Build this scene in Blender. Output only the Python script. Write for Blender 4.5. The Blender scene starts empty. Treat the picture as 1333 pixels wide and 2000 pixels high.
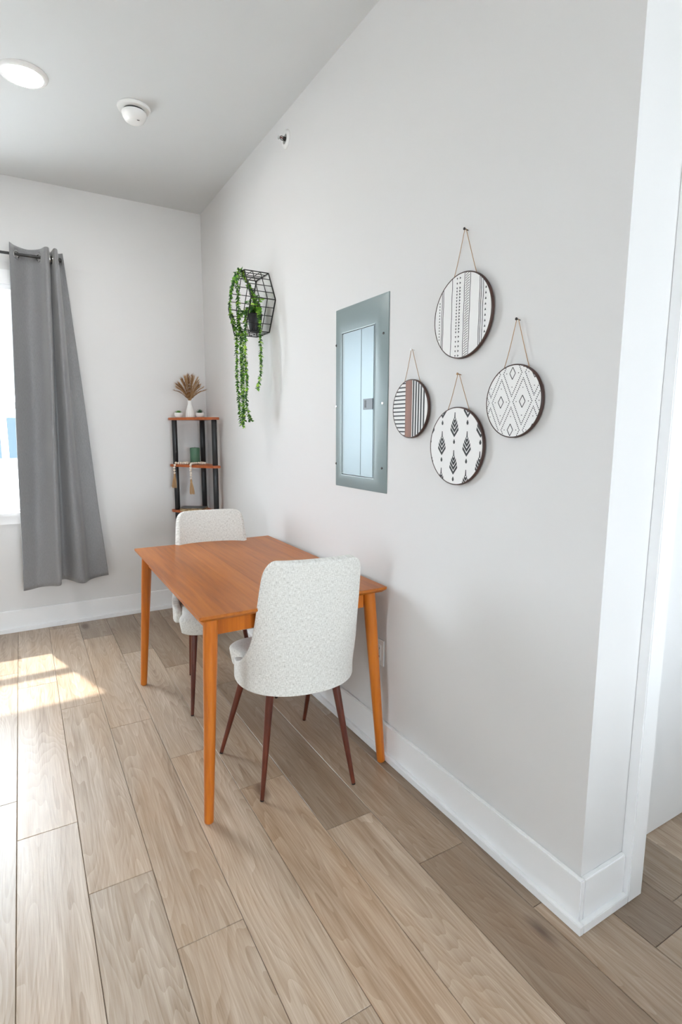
import bpy, bmesh, math, random
from mathutils import Vector, Matrix
PI = math.pi
scn = bpy.context.scene
COL = scn.collection

# ------------------------------------------------------------------ camera
H = 2.918          # ceiling height
L = 3.375          # length of the right-hand wall
cam_d = bpy.data.cameras.new('camera')
cam_d.sensor_fit = 'VERTICAL'; cam_d.sensor_height = 36.0; cam_d.sensor_width = 24.0
cam_d.lens = 1065.128 / 2000 * 36.0
cam_d.clip_start = 0.02; cam_d.clip_end = 300
cam = bpy.data.objects.new('camera', cam_d); COL.objects.link(cam)
R_ = Vector((0.86389289, -0.50366395, 0.0034193)); U_ = Vector((0.07110873, 0.12868196, 0.98913321)); F_ = Vector((0.49863074, 0.85426201, -0.14698233))
m = Matrix((R_, U_, -F_)).transposed().to_4x4(); m.translation = (-1.24906, -4.19647, 1.35962)
cam.matrix_world = m
scn.camera = cam

# ------------------------------------------------------------------ light and exposure
scn.view_settings.view_transform = 'Standard'; scn.view_settings.look = 'None'
scn.view_settings.gamma = 1.0; scn.view_settings.use_curve_mapping = False
scn.view_settings.exposure = 2.1
scn.cycles.max_bounces = 12; scn.cycles.diffuse_bounces = 8; scn.cycles.sample_clamp_indirect = 12
scn.cycles.use_denoising = True
world = bpy.data.worlds.new('overcast_sky'); scn.world = world; world.use_nodes = True
bg = world.node_tree.nodes['Background']
bg.inputs['Color'].default_value = (0.82, 0.925, 1.0, 1); bg.inputs['Strength'].default_value = 5.0
sun_d = bpy.data.lights.new('sun', 'SUN'); sun_d.energy = 1.9; sun_d.angle = math.radians(1.2); sun_d.color = (1.0, 0.95, 0.86)
sun = bpy.data.objects.new('sun', sun_d); COL.objects.link(sun)
SD = Vector((0.265, -1.0, -1.035 / 0.65)).normalized()
sun.rotation_euler = SD.to_track_quat('-Z', 'Y').to_euler()
def portal(name, loc, direction, w, h):
    d = bpy.data.lights.new(name, 'AREA'); d.shape = 'RECTANGLE'; d.size = w; d.size_y = h; d.cycles.is_portal = True
    o = bpy.data.objects.new(name, d); COL.objects.link(o); o.location = loc
    o.rotation_euler = Vector(direction).to_track_quat('-Z', 'Z').to_euler()
# window openings of the room: back wall, left wall (two), front wall
BW = (-2.36, -1.19, 0.80, 2.27)
LW = [(-4.9, -4.0)]; LWZ = (0.75, 2.35); XL = -4.6
FW = (-1.2, 0.8, 0.85, 2.4); YF = -7.2
for w_ in (BW,): portal('window_portal', ((w_[0]+w_[1])/2, 0.20, (w_[2]+w_[3])/2), (0, -1, 0), w_[1]-w_[0], w_[3]-w_[2])
for a, b in LW: portal('window_portal', (XL-0.2, (a+b)/2, sum(LWZ)/2), (1, 0, 0), b-a, LWZ[1]-LWZ[0])
portal('window_portal', ((FW[0]+FW[1])/2, YF-0.2, (FW[2]+FW[3])/2), (0, 1, 0), FW[1]-FW[0], FW[3]-FW[2])

# ------------------------------------------------------------------ helpers
def lin(r, g, b):
    f = lambda c: (c/255)/12.92 if c/255 <= 0.04045 else ((c/255+0.055)/1.055)**2.4
    return (f(r), f(g), f(b), 1)
def mat(name, col, rough=0.5, metal=0.0, spec=0.5, **kw):
    mt = bpy.data.materials.new(name); mt.use_nodes = True
    p = mt.node_tree.nodes['Principled BSDF']
    p.inputs['Base Color'].default_value = col; p.inputs['Roughness'].default_value = rough
    p.inputs['Metallic'].default_value = metal; p.inputs['Specular IOR Level'].default_value = spec
    for k, v in kw.items(): p.inputs[k].default_value = v
    return mt
class N:
    """tiny node-graph helper"""
    def __init__(s, mt): s.t = mt.node_tree; s.p = s.t.nodes['Principled BSDF']
    def n(s, typ, **kw):
        nd = s.t.nodes.new(typ)
        for k, v in kw.items():
            if k.startswith('i_'):
                key = k[2:].replace('_', ' ')
                nd.inputs[int(key) if key.isdigit() else key].default_value = v
            else: setattr(nd, k, v)
        return nd
    def l(s, a, b): s.t.links.new(a, b)
    def ramp(s, fac, stops):
        r = s.n('ShaderNodeValToRGB'); e = r.color_ramp.elements
        while len(e) < len(stops): e.new(0.5)
        for el, (pos, c) in zip(e, stops): el.position = pos; el.color = c
        s.l(fac, r.inputs[0]); return r.outputs[0]
    def math(s, op, a, b=None):
        nd = s.n('ShaderNodeMath', operation=op)
        for i, v in enumerate((a, b)):
            if v is None: continue
            if isinstance(v, (int, float)): nd.inputs[i].default_value = v
            else: s.l(v, nd.inputs[i])
        return nd.outputs[0]
    def mix(s, fac, a, b, mode='MIX'):
        nd = s.n('ShaderNodeMix', data_type='RGBA', blend_type=mode)
        for sock, v in ((nd.inputs[0], fac), (nd.inputs[6], a), (nd.inputs[7], b)):
            if isinstance(v, (int, float, tuple)): sock.default_value = v
            else: s.l(v, sock)
        return nd.outputs[2]
    def bump(s, h, strength, dist):
        b = s.n('ShaderNodeBump'); b.inputs['Strength'].default_value = strength; b.inputs['Distance'].default_value = dist
        s.l(h, b.inputs['Height']); s.l(b.outputs[0], s.p.inputs['Normal'])
    def coords(s, kind='Object', scale=(1, 1, 1), rnd=0):
        tc = s.n('ShaderNodeTexCoord').outputs[kind]
        if rnd:
            oi = s.n('ShaderNodeObjectInfo'); mu = s.n('ShaderNodeVectorMath', operation='SCALE'); 
            cx = s.n('ShaderNodeCombineXYZ'); s.l(oi.outputs['Random'], cx.inputs[0]); s.l(oi.outputs['Random'], cx.inputs[1]); s.l(oi.outputs['Random'], cx.inputs[2])
            s.l(cx.outputs[0], mu.inputs[0]); mu.inputs['Scale'].default_value = rnd
            ad = s.n('ShaderNodeVectorMath', operation='ADD'); s.l(tc, ad.inputs[0]); s.l(mu.outputs[0], ad.inputs[1]); tc = ad.outputs[0]
        mp = s.n('ShaderNodeMapping'); mp.inputs['Scale'].default_value = scale; s.l(tc, mp.inputs[0]); return mp.outputs[0]
    def noise(s, vec, scale, detail=3, rough=0.55, dist=0.0):
        nd = s.n('ShaderNodeTexNoise'); s.l(vec, nd.inputs['Vector'])
        nd.inputs['Scale'].default_value = scale; nd.inputs['Detail'].default_value = detail
        nd.inputs['Roughness'].default_value = rough; nd.inputs['Distortion'].default_value = dist
        return nd.outputs[0]

class MB:
    """collects geometry, builds one mesh object"""
    def __init__(s): s.v = []; s.f = []; s.uv = {}
    def add(s, vs, fs):
        o = len(s.v); s.v += [tuple(v) for v in vs]; s.f += [tuple(i+o for i in f) for f in fs]; return s
    def box(s, x0, x1, y0, y1, z0, z1):
        return s.add([(x0,y0,z0),(x1,y0,z0),(x1,y1,z0),(x0,y1,z0),(x0,y0,z1),(x1,y0,z1),(x1,y1,z1),(x0,y1,z1)],
                     [(0,3,2,1),(4,5,6,7),(0,1,5,4),(1,2,6,5),(2,3,7,6),(3,0,4,7)])
    def tube(s, pts, rad, seg=8, caps=True):
        pts = [Vector(p) for p in pts]; n = len(pts)
        if isinstance(rad, (int, float)): rad = [rad]*n
        vs = []; ref = None
        for i, p in enumerate(pts):
            t = (pts[min(i+1, n-1)] - pts[max(i-1, 0)]).normalized()
            if ref is None: ref = Vector((0,0,1)) if abs(t.z) < 0.9 else Vector((1,0,0))
            a = (ref - t*ref.dot(t)).normalized(); b = t.cross(a); ref = a
            for k in range(seg):
                an = 2*PI*k/seg; vs.append(p + (a*math.cos(an) + b*math.sin(an))*rad[i])
        fs = [(i*seg+k, i*seg+(k+1) % seg, (i+1)*seg+(k+1) % seg, (i+1)*seg+k) for i in range(n-1) for k in range(seg)]
        if caps: fs += [tuple(range(seg))[::-1], tuple((n-1)*seg+k for k in range(seg))]
        return s.add(vs, fs)
    def lathe(s, prof, seg=32, M=None, rfun=None):
        """prof: (r, z) list; revolved about z; M maps to place"""
        vs = []
        for r, z in prof:
            for k in range(seg):
                an = 2*PI*k/seg; rr = r*(rfun(an, z) if rfun else 1)
                vs.append(Vector((rr*math.cos(an), rr*math.sin(an), z)))
        n = len(prof)
        fs = [(i*seg+k, i*seg+(k+1) % seg, (i+1)*seg+(k+1) % seg, (i+1)*seg+k) for i in range(n-1) for k in range(seg)]
        if prof[0][0] > 1e-6: fs.append(tuple(range(seg))[::-1])
        if prof[-1][0] > 1e-6: fs.append(tuple((n-1)*seg+k for k in range(seg)))
        if M is not None: vs = [M @ v for v in vs]
        return s.add(vs, fs)
    def prism(s, poly, z0, z1):
        n = len(poly)
        return s.add([(x, y, z0) for x, y in poly] + [(x, y, z1) for x, y in poly],
                     [tuple(range(n))[::-1], tuple(range(n, 2*n))] + [(i, (i+1) % n, n+(i+1) % n, n+i) for i in range(n)])
    def build(s, name, mt, parent=None, loc=(0,0,0), smooth=False, bevel=0.0, bseg=2, rot=None, auto=None):
        me = bpy.data.meshes.new(name); me.from_pydata(s.v, [], s.f)
        bm = bmesh.new(); bm.from_mesh(me)
        bmesh.ops.remove_doubles(bm, verts=bm.verts, dist=1e-6)
        if bevel: bmesh.ops.bevel(bm, geom=[e for e in bm.edges if len(e.link_faces) == 2 and e.calc_face_angle(0) > 0.5], offset=bevel, segments=bseg, affect='EDGES', clamp_overlap=True)
        bmesh.ops.recalc_face_normals(bm, faces=bm.faces)
        for f in bm.faces: f.smooth = smooth or bool(bevel)
        bm.to_mesh(me); bm.free()
        if smooth or bevel: me.set_sharp_from_angle(angle=auto if auto else math.radians(38))
        me.materials.append(mt)
        o = bpy.data.objects.new(name, me); COL.objects.link(o); o.location = loc
        if rot is not None: o.rotation_euler = rot
        if parent: o.parent = parent
        return o
def thing(name, label, cat, loc=(0,0,0), rotz=0.0, group=None):
    o = bpy.data.objects.new(name, None); o.empty_display_size = 0.05; COL.objects.link(o)
    o.location = loc; o.rotation_euler = (0, 0, rotz); return tag(o, label, cat, group)
def tag(o, label, cat=None, group=None, kind=None):
    if label: o['label'] = label
    if cat: o['category'] = cat
    if group: o['group'] = group
    if kind: o['kind'] = kind
    return o
def struct(o, label): return tag(o, label, None, None, 'structure')
def spline(pts, n):
    """Catmull-Rom through pts"""
    pts = [Vector(p) for p in pts]; P = [pts[0]*2-pts[1]] + pts + [pts[-1]*2-pts[-2]]; out = []
    m_ = len(pts)-1
    for i in range(n):
        u = i/(n-1)*m_; k = min(int(u), m_-1); t = u-k
        a, b, c, d = P[k:k+4]
        out.append(0.5*((2*b) + (c-a)*t + (2*a-5*b+4*c-d)*t*t + (3*b-a-3*c+d)*t**3))
    return out
def apply_mods(o):
    dg = bpy.context.evaluated_depsgraph_get(); dg.update()
    me = bpy.data.meshes.new_from_object(o.evaluated_get(dg)); o.modifiers.clear(); o.data = me
    return o
# local frame of something mounted on the right wall: u to the viewer's right (-y), v up, w out of the wall (-x)
def wallM(y, z, x=0.0): return Matrix(((0, 0, -1, x), (-1, 0, 0, y), (0, 1, 0, z), (0, 0, 0, 1)))

# ------------------------------------------------------------------ materials
def paint(name, col, rough=0.6, sc=350, st=0.06):
    mt = mat(name, col, rough, spec=0.3); g = N(mt)
    g.bump(g.noise(g.coords('Object'), sc, 2), st, 0.001)
    big = g.noise(g.coords('Object'), 1.3, 2); c2 = tuple(c*0.975 for c in col[:3]) + (1,)
    g.l(g.mix(big, col, c2), g.p.inputs['Base Color']); return mt
M_wall = paint('wall_paint', (0.715, 0.705, 0.70, 1), 0.62)
M_ceil = paint('ceiling_paint', (0.675, 0.690, 0.697, 1), 0.75)
M_trim = paint('trim_paint', (0.86, 0.86, 0.865, 1), 0.38, 200, 0.03)
M_door = paint('door_paint', (0.82, 0.82, 0.825, 1), 0.42, 200, 0.03)
M_white = mat('white_plastic', (0.82, 0.82, 0.81, 1), 0.35)
M_black = mat('black_metal', lin(28, 28, 29), 0.42)
M_pane = bpy.data.materials.new('window_glass'); M_pane.use_nodes = True
g = N(M_pane); t_ = g.n('ShaderNodeBsdfTransparent'); gl = g.n('ShaderNodeBsdfGlossy'); gl.inputs['Roughness'].default_value = 0.02
mx = g.n('ShaderNodeMixShader'); mx.inputs[0].default_value = 0.06; g.l(t_.outputs[0], mx.inputs[1]); g.l(gl.outputs[0], mx.inputs[2])
g.l(mx.outputs[0], g.t.nodes['Material Output'].inputs['Surface'])

def wood_floor():
    mt = mat('oak_plank', (0.4, 0.3, 0.2, 1), 0.42, spec=0.75); g = N(mt)
    co = g.coords('Object', (1, 1, 1), 41.0)
    def st(sx, sy):
        mp = g.n('ShaderNodeMapping'); mp.inputs['Scale'].default_value = (sx, sy, 1); g.l(co, mp.inputs[0]); return mp.outputs[0]
    fine = g.noise(st(210, 7), 1.0, 4, 0.6)
    streak = g.noise(st(26, 1.3), 1.0, 4, 0.6, 0.4)
    blotch = g.noise(st(7, 1.6), 1.0, 3, 0.5)
    warp = g.noise(st(6.0, 0.75), 1.0, 2, 0.5)
    w = g.n('ShaderNodeTexWave', wave_type='BANDS', bands_direction='X', wave_profile='SAW')
    w.inputs['Scale'].default_value = 0.9; w.inputs['Distortion'].default_value = 0.0
    sx = g.n('ShaderNodeSeparateXYZ'); g.l(co, sx.inputs[0])
    cx = g.n('ShaderNodeCombineXYZ'); g.l(g.math('ADD', g.math('MULTIPLY', warp, 11.0), g.math('MULTIPLY', sx.outputs[0], 9.0)), cx.inputs[0])
    g.l(cx.outputs[0], w.inputs['Vector']); cath = w.outputs['Fac']
    vor = g.n('ShaderNodeTexVoronoi'); g.l(st(3.0, 1.1), vor.inputs['Vector']); vor.inputs['Scale'].default_value = 1.0; vor.inputs['Randomness'].default_value = 1.0
    knot = g.ramp(g.math('ADD', vor.outputs['Distance'], g.math('MULTIPLY', g.math('SUBTRACT', blotch, 0.5), 0.10)), [(0.02, (1,1,1,1)), (0.075, (0,0,0,1))])
    val = g.math('ADD', g.math('MULTIPLY', fine, 0.42), g.math('ADD', g.math('MULTIPLY', streak, 0.50), g.math('MULTIPLY', cath, 0.11)))
    base = g.ramp(val, [(0.28, lin(122, 99, 78)), (0.43, lin(160, 138, 116)), (0.57, lin(179, 160, 141)), (0.74, lin(203, 188, 171))])
    base = g.mix(g.math('MULTIPLY', g.ramp(blotch, [(0.45, (0,0,0,1)), (0.75, (1,1,1,1))]), 0.35), base, lin(172, 138, 102))
    base = g.mix(g.math('MULTIPLY', knot, 0.75), base, lin(84, 54, 34))
    oi = g.n('ShaderNodeObjectInfo')
    base = g.mix(1.0, base, oi.outputs['Color'], 'MULTIPLY')
    g.l(base, g.p.inputs['Base Color'])
    g.l(g.math('ADD', 0.30, g.math('MULTIPLY', fine, 0.12)), g.p.inputs['Roughness'])
    g.bump(g.math('ADD', fine, g.math('MULTIPLY', cath, 0.4)), 0.14, 0.0015)
    return mt
M_floor = wood_floor()
M_gap = mat('plank_joint', lin(60, 47, 37), 0.8)

def wood(name, c0, c1, c2, axis='Y', rough=0.35, rnd=7.0, scale=1.0):
    mt = mat(name, c1, rough); g = N(mt)
    s = {'X': (3, 60, 60), 'Y': (60, 3, 60), 'Z': (60, 60, 3)}[axis]
    s2 = {'X': (0.8, 11, 11), 'Y': (11, 0.8, 11), 'Z': (11, 11, 0.8)}[axis]
    a = g.noise(g.coords('Object', tuple(k*scale for k in s), rnd), 1.0, 4, 0.6)
    b = g.noise(g.coords('Object', tuple(k*scale for k in s2), rnd), 1.0, 3, 0.55, 0.6)
    v = g.math('ADD', g.math('MULTIPLY', a, 0.5), g.math('MULTIPLY', b, 0.5))
    c = g.ramp(v, [(0.32, c0), (0.5, c1), (0.68, c2)])
    oi = g.n('ShaderNodeObjectInfo'); c = g.mix(1.0, c, oi.outputs['Color'], 'MULTIPLY')
    g.l(c, g.p.inputs['Base Color']); g.bump(a, 0.05, 0.001); return mt
M_table = wood('table_veneer', lin(140, 74, 20), lin(172, 97, 26), lin(190, 114, 38), 'Y', 0.36)
M_tleg = wood('table_leg_wood', lin(160, 82, 18), lin(190, 104, 26), lin(204, 122, 42), 'Z', 0.28)
M_cleg = wood('chair_leg_wood', lin(66, 26, 16), lin(92, 40, 25), lin(112, 52, 32), 'Z', 0.28)
M_shelfw = wood('shelf_board_wood', lin(150, 74, 36), lin(178, 95, 50), lin(192, 112, 64), 'X', 0.4)
M_band = wood('art_band_wood', lin(92, 48, 30), lin(124, 70, 46), lin(146, 88, 60), 'Z', 0.5)
M_edge = wood('art_edge_wood', lin(48, 28, 22), lin(66, 40, 32), lin(84, 54, 42), 'Z', 0.55)
M_foot = mat('foot_pad_black', lin(25, 22, 21), 0.6)

def tweed():
    mt = mat('tweed_fabric', (0.6, 0.6, 0.58, 1), 0.92, spec=0.15, **{'Sheen Weight': 0.25}); g = N(mt)
    tc = g.n('ShaderNodeUVMap').outputs[0]
    def st(sx, sy):
        mp = g.n('ShaderNodeMapping'); mp.inputs['Scale'].default_value = (sx, sy, 1); g.l(tc, mp.inputs[0]); return mp.outputs[0]
    a = g.noise(st(560, 80), 1.0, 2, 0.6); b = g.noise(st(80, 560), 1.0, 2, 0.6); c = g.noise(st(160, 160), 1.0, 2)
    v = g.math('ADD', g.math('ADD', g.math('MULTIPLY', a, 0.45), g.math('MULTIPLY', b, 0.4)), g.math('MULTIPLY', c, 0.15))
    g.l(g.ramp(v, [(0.34, lin(166, 163, 156)), (0.45, lin(206, 204, 198)), (0.56, lin(226, 225, 220)), (0.66, lin(240, 239, 236))]), g.p.inputs['Base Color'])
    g.bump(v, 0.35, 0.002); return mt
M_tweed = tweed()
M_curtain = mat('grey_curtain_cloth', lin(128, 128, 130), 0.72, spec=0.3, **{'Sheen Weight': 0.35})
g = N(M_curtain); v = g.noise(g.coords('Object', (700, 700, 60)), 1.0, 2); g.l(g.ramp(v, [(0.3, lin(127, 127, 129)), (0.7, lin(145, 145, 147))]), g.p.inputs['Base Color'])
M_panel = mat('grey_panel_steel', lin(128, 142, 143), 0.38, 0.1)
M_pdoor = mat('panel_door_steel', lin(142, 156, 161), 0.40, 0.3)
M_chrome = mat('chrome', (0.75, 0.75, 0.75, 1), 0.2, 1.0)

# ------------------------------------------------------------------ structure: floor of separate planks
random.seed(4)
floor = MB().box(XL-0.2, 2.2, YF-0.3, 0.2, -0.16, -0.007).build('floor', M_gap)
struct(floor, 'light oak plank floor laid lengthwise towards the window')
SEAM = -1.355; PW = 0.1843; PL = 1.248
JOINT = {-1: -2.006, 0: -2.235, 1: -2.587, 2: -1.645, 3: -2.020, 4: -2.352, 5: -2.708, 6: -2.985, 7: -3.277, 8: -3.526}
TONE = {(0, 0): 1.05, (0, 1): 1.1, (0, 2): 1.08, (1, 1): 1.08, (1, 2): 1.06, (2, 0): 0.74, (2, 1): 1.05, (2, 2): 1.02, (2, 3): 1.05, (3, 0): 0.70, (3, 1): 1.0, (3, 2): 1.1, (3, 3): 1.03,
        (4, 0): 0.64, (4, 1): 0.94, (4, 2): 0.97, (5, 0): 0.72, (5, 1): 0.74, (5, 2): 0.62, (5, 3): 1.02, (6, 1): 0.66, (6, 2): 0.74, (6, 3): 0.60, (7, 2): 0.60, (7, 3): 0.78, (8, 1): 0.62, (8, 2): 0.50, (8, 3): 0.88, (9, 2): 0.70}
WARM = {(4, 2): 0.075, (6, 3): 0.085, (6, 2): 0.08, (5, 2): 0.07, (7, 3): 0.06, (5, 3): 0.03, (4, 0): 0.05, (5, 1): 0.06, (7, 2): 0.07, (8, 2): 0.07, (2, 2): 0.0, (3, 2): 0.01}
def plank(x0, x1, y0, y1, tone, warm):
    cx, cy = (x0+x1)/2, (y0+y1)/2; hx, hy = (x1-x0)/2-0.0006, (y1-y0)/2-0.0006; c = 0.0014
    vs = [(-hx,-hy,-0.0069),(hx,-hy,-0.0069),(hx,hy,-0.0069),(-hx,hy,-0.0069),(-hx,-hy,-c),(hx,-hy,-c),(hx,hy,-c),(-hx,hy,-c),(-hx+c,-hy+c,0),(hx-c,-hy+c,0),(hx-c,hy-c,0),(-hx+c,hy-c,0)]
    fs = [(0,1,5,4),(1,2,6,5),(2,3,7,6),(3,0,4,7),(4,5,9,8),(5,6,10,9),(6,7,11,10),(7,4,8,11),(8,9,10,11)]
    o = MB().add(vs, fs).build('plank', M_floor, floor, (cx, cy, 0))
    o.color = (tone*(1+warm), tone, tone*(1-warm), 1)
for r in range(-19, 20):
    x0 = SEAM + r*PW; x1 = x0 + PW
    near = -3 <= r <= 15
    if not near: continue
    j = JOINT.get(r, -0.3 - ((r*0.352) % PL))
    top = j
    while top < 0: top += PL
    y1 = 0.0; k = 0; y0 = top - PL
    while y1 > -5.2:
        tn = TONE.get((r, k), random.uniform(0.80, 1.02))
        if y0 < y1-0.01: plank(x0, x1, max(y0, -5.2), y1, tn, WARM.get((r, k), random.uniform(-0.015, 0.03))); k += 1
        y1 = y0; y0 -= PL
xa, xb = SEAM-3*PW, SEAM+16*PW
far = MB().box(XL, xa, YF, 0, -0.007, 0).box(xa, xb, YF, -5.2, -0.007, 0).build('plank', M_floor, floor); far.color = (0.9, 0.9, 0.9, 1)
tag(far, None, kind='stuff')

ceiling = MB().box(XL-0.2, 2.2, YF-0.3, 0.2, H, H+0.12).build('ceiling', M_ceil); struct(ceiling, 'plain white ceiling')
def wall_holes(name, label, axis, a0, a1, t0, t1, holes):
    """wall along 'axis' from a0 to a1, thickness t0..t1, with (h0,h1,z0,z1) openings"""
    b = MB()
    def bx(p, q_, z0, z1):
        if q_-p < 1e-4 or z1-z0 < 1e-4: return
        b.box(p, q_, t0, t1, z0, z1) if axis == 'x' else b.box(t0, t1, p, q_, z0, z1)
    cur = a0
    for h0, h1, z0, z1 in sorted(holes):
        bx(cur, h0, -0.02, H); bx(h0, h1, -0.02, z0); bx(h0, h1, z1, H); cur = h1
    bx(cur, a1, -0.02, H)
    return struct(b.build(name, M_wall), label)
wall_holes('wall_back', 'far light grey wall with the curtained window', 'x', XL, 0.14, 0, 0.16, [BW])
struct(MB().box(0, 0.14, -L, 0, -0.02, H).build('wall_right', M_wall), 'long pale grey wall behind the dining table')
wall_holes('wall_left', 'window wall on the left side of the room', 'y', YF, 0, XL-0.16, XL, [(a, b, *LWZ) for a, b in LW])
wall_holes('wall_front', 'wall with a wide glazed door behind the viewer', 'x', XL, 2.0, YF-0.16, YF, [FW])
DX0, DX1, DZ = 0.252, 1.10, 2.06
wall_holes('wall_end', 'narrow white end face of the wall beside the door', 'x', 0.14, 2.0, -L, -L+0.14, [(DX0-0.015, DX1, -0.02, DZ)])
struct(MB().box(1.9, 2.05, YF, -L, -0.02, H).build('wall_hall', M_wall), 'wall past the white door')
struct(MB().box(-0.35, 1.9, -5.12, -5.0, 0, 0.78).box(-0.38, 1.9, -5.15, -4.97, 0.78, 0.81).build('wall_light_blocker', M_wall), 'unseen low block added behind the viewer to shade the wall end')  # unseen block, added to shade the lower wall end and door
# white door, recessed in its frame
door = MB().box(DX0-0.012, DX1, -3.277, -3.24, 0.004, DZ).build('door_1', M_door, bevel=0.002); struct(door, 'plain white door set back in its frame')
hd = MB().tube([(1.03, -3.277, 1.0), (1.03, -3.32, 1.0)], 0.009, 12).tube([(1.03, -3.322, 1.0), (0.92, -3.322, 1.0)], 0.009, 12).build('door_handle', M_chrome, door, smooth=True)
struct(MB().box(DX0-0.067, DX0, -3.4065, -L, 0, DZ+0.07).box(DX1, DX1+0.067, -3.4065, -L, 0, DZ+0.07).box(DX0, DX1, -3.4065, -L, DZ, DZ+0.07).build('trim_1', M_trim, bevel=0.0025), 'flat white casing around the door')
# baseboards (flat board with a shoe strip at the floor)
def base(name, label, boxes, shoes):
    b = MB(); [b.box(*k) for k in boxes]; o = struct(b.build(name, M_trim, bevel=0.003), label)
    b = MB(); [b.box(*k) for k in shoes]; b.build('shoe_strip', M_trim, o, bevel=0.0018)
BT, SH, BH = 0.015, 0.031, 0.148
base('baseboard_right', 'tall white baseboard along the dining wall', [(-BT, 0, -L-BT, 0, 0, BH)], [(-SH, -BT, -L-SH, -BT, 0, 0.028)])
base('baseboard_back', 'tall white baseboard under the window', [(XL, -BT, -BT, 0, 0, BH)], [(XL, -SH, -SH, -BT, 0, 0.028)])
base('baseboard_end', 'short white baseboard on the wall end beside the door', [(0.0, DX0-0.067, -L-BT, -L, 0, BH)], [(-0.0145, DX0-0.067, -L-SH, -L-BT, 0, 0.028)])

# ------------------------------------------------------------------ windows
def window(name, label, axis, h, t_in, sgn, mullion=None, meet=None):
    """h=(h0,h1,z0,z1); t_in inner wall face; sgn: outward direction on the thickness axis"""
    h0, h1, z0, z1 = h
    def BX(b, p, q_, d0, d1, a, c):
        lo, hi = sorted((t_in+sgn*d0, t_in+sgn*d1))
        return b.box(p, q_, lo, hi, a, c) if axis == 'x' else b.box(lo, hi, p, q_, a, c)
    def ring(b, p, q_, a, c, w, d0, d1, wb=None):
        wb = wb or w
        BX(b, p, p+w, d0, d1, a, c); BX(b, q_-w, q_, d0, d1, a, c); BX(b, p+w, q_-w, d0, d1, a, a+wb); BX(b, p+w, q_-w, d0, d1, c-w, c)
    b = MB(); ring(b, h0, h1, z0, z1, 0.03, 0.0, 0.155); root = struct(b.build(name, M_trim), label)
    i0, i1, k0, k1 = h0+0.03, h1-0.03, z0+0.03, z1-0.03
    meet = meet or (k0+k1)/2
    for nm, a, c, d in (('lower_sash', k0, meet+0.022, 0.06), ('upper_sash', meet-0.022, k1, 0.095)):
        b = MB(); ring(b, i0, i1, a, c, 0.042, d, d+0.032); s = b.build(nm, M_trim, root)
        b = MB(); BX(b, i0+0.04, i1-0.04, d+0.013, d+0.017, a+0.04, c-0.04); b.build('pane', M_pane, s)
    b = MB(); cw = 0.085
    ring(b, h0-cw, h1+cw, z0-0.06, z1+cw, cw, -0.016, 0.0, 0.06); b.build('casing', M_trim, root)
    b = MB(); BX(b, h0-cw-0.015, h1+cw+0.015, -0.035, 0.03, z0-0.004, z0+0.018); b.build('stool', M_trim, root, bevel=0.003)
    return root
window('window_1', 'white framed sash window beside the grey curtain', 'x', BW, 0.0, 1, meet=1.52)
for i, (a, b_) in enumerate(LW): window('window_%d' % (i+2), 'white sash window in the left wall', 'y', (a, b_, *LWZ), XL, -1)
window('window_4', 'wide white framed window behind the viewer', 'x', FW, YF, -1)

# ------------------------------------------------------------------ outside
M_ground = mat('pale_concrete', (0.62, 0.61, 0.59, 1), 0.9); g = N(M_ground); g.l(g.ramp(g.noise(g.coords('Object'), 3.0, 4), [(0.3, (0.56, 0.55, 0.53, 1)), (0.7, (0.66, 0.65, 0.63, 1))]), g.p.inputs['Base Color'])
gr = MB().box(-40, 40, 0.25, 60, -0.5, -0.35).box(-40, XL-0.3, -40, 0.25, -0.5, -0.35).box(XL-0.3, 40, -40, YF-0.4, -0.5, -0.35).build('ground', M_ground); struct(gr, 'sunlit pale pavement outside the window')
M_carw = mat('white_car_paint', (0.8, 0.8, 0.8, 1), 0.25); M_carg = mat('blue_car_glass', lin(52, 63, 72), 0.5, spec=0.1); M_tyre = mat('tyre_rubber', lin(30, 30, 32), 0.8)
car = thing('car', 'white car with bluish windows parked outside the window', 'car', (-1.62, 6.0, -0.35))
prof = [(-2.3, 0.32), (-2.3, 0.95), (-2.15, 1.12), (-1.45, 1.22), (-0.78, 1.92), (1.35, 1.98), (2.0, 1.85), (2.3, 1.2), (2.32, 0.4), (1.9, 0.3), (-1.9, 0.3)]
b = MB(); n = len(prof)
b.add([(x, 0, z) for x, z in prof] + [(x, 1.8, z) for x, z in prof], [tuple(range(n)), tuple(range(n, 2*n))[::-1]] + [(i, (i+1) % n, n+(i+1) % n, n+i) for i in range(n)])
b.build('body', M_carw, car, bevel=0.05)
for pts in ([(-1.42, 1.26), (-0.82, 1.86), (-0.80, 1.26)], [(-0.74, 1.26), (-0.74, 1.88), (0.1, 1.90), (0.1, 1.26)], [(0.2, 1.26), (0.2, 1.90), (1.2, 1.90), (1.2, 1.26)], [(1.3, 1.26), (1.3, 1.88), (1.9, 1.78), (2.1, 1.26)]):
    k = len(pts)
    MB().add([(x, -0.012, z) for x, z in pts] + [(x, 0.02, z) for x, z in pts], [tuple(range(k)), tuple(range(k, 2*k))[::-1]] + [(i, (i+1) % k, k+(i+1) % k, k+i) for i in range(k)]).build('side_window', M_carg, car)
for x in (-1.45, 1.45):
    for y in (0.0, 1.62):
        MB().lathe([(0.0, 0), (0.2, 0.0), (0.31, 0.0), (0.34, 0.03), (0.34, 0.17), (0.31, 0.2), (0, 0.2)], 24, Matrix.Translation((x, y-0.01, 0.342)) @ Matrix.Rotation(-PI/2, 4, 'X')).build('wheel', M_tyre, car, smooth=True)
MB().lathe([(0, -0.06), (0.05, -0.05), (0.08, 0), (0.05, 0.05), (0, 0.06)], 12, Matrix.Translation((-0.72, -0.12, 1.32))).build('mirror', M_carw, car, smooth=True)

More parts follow.
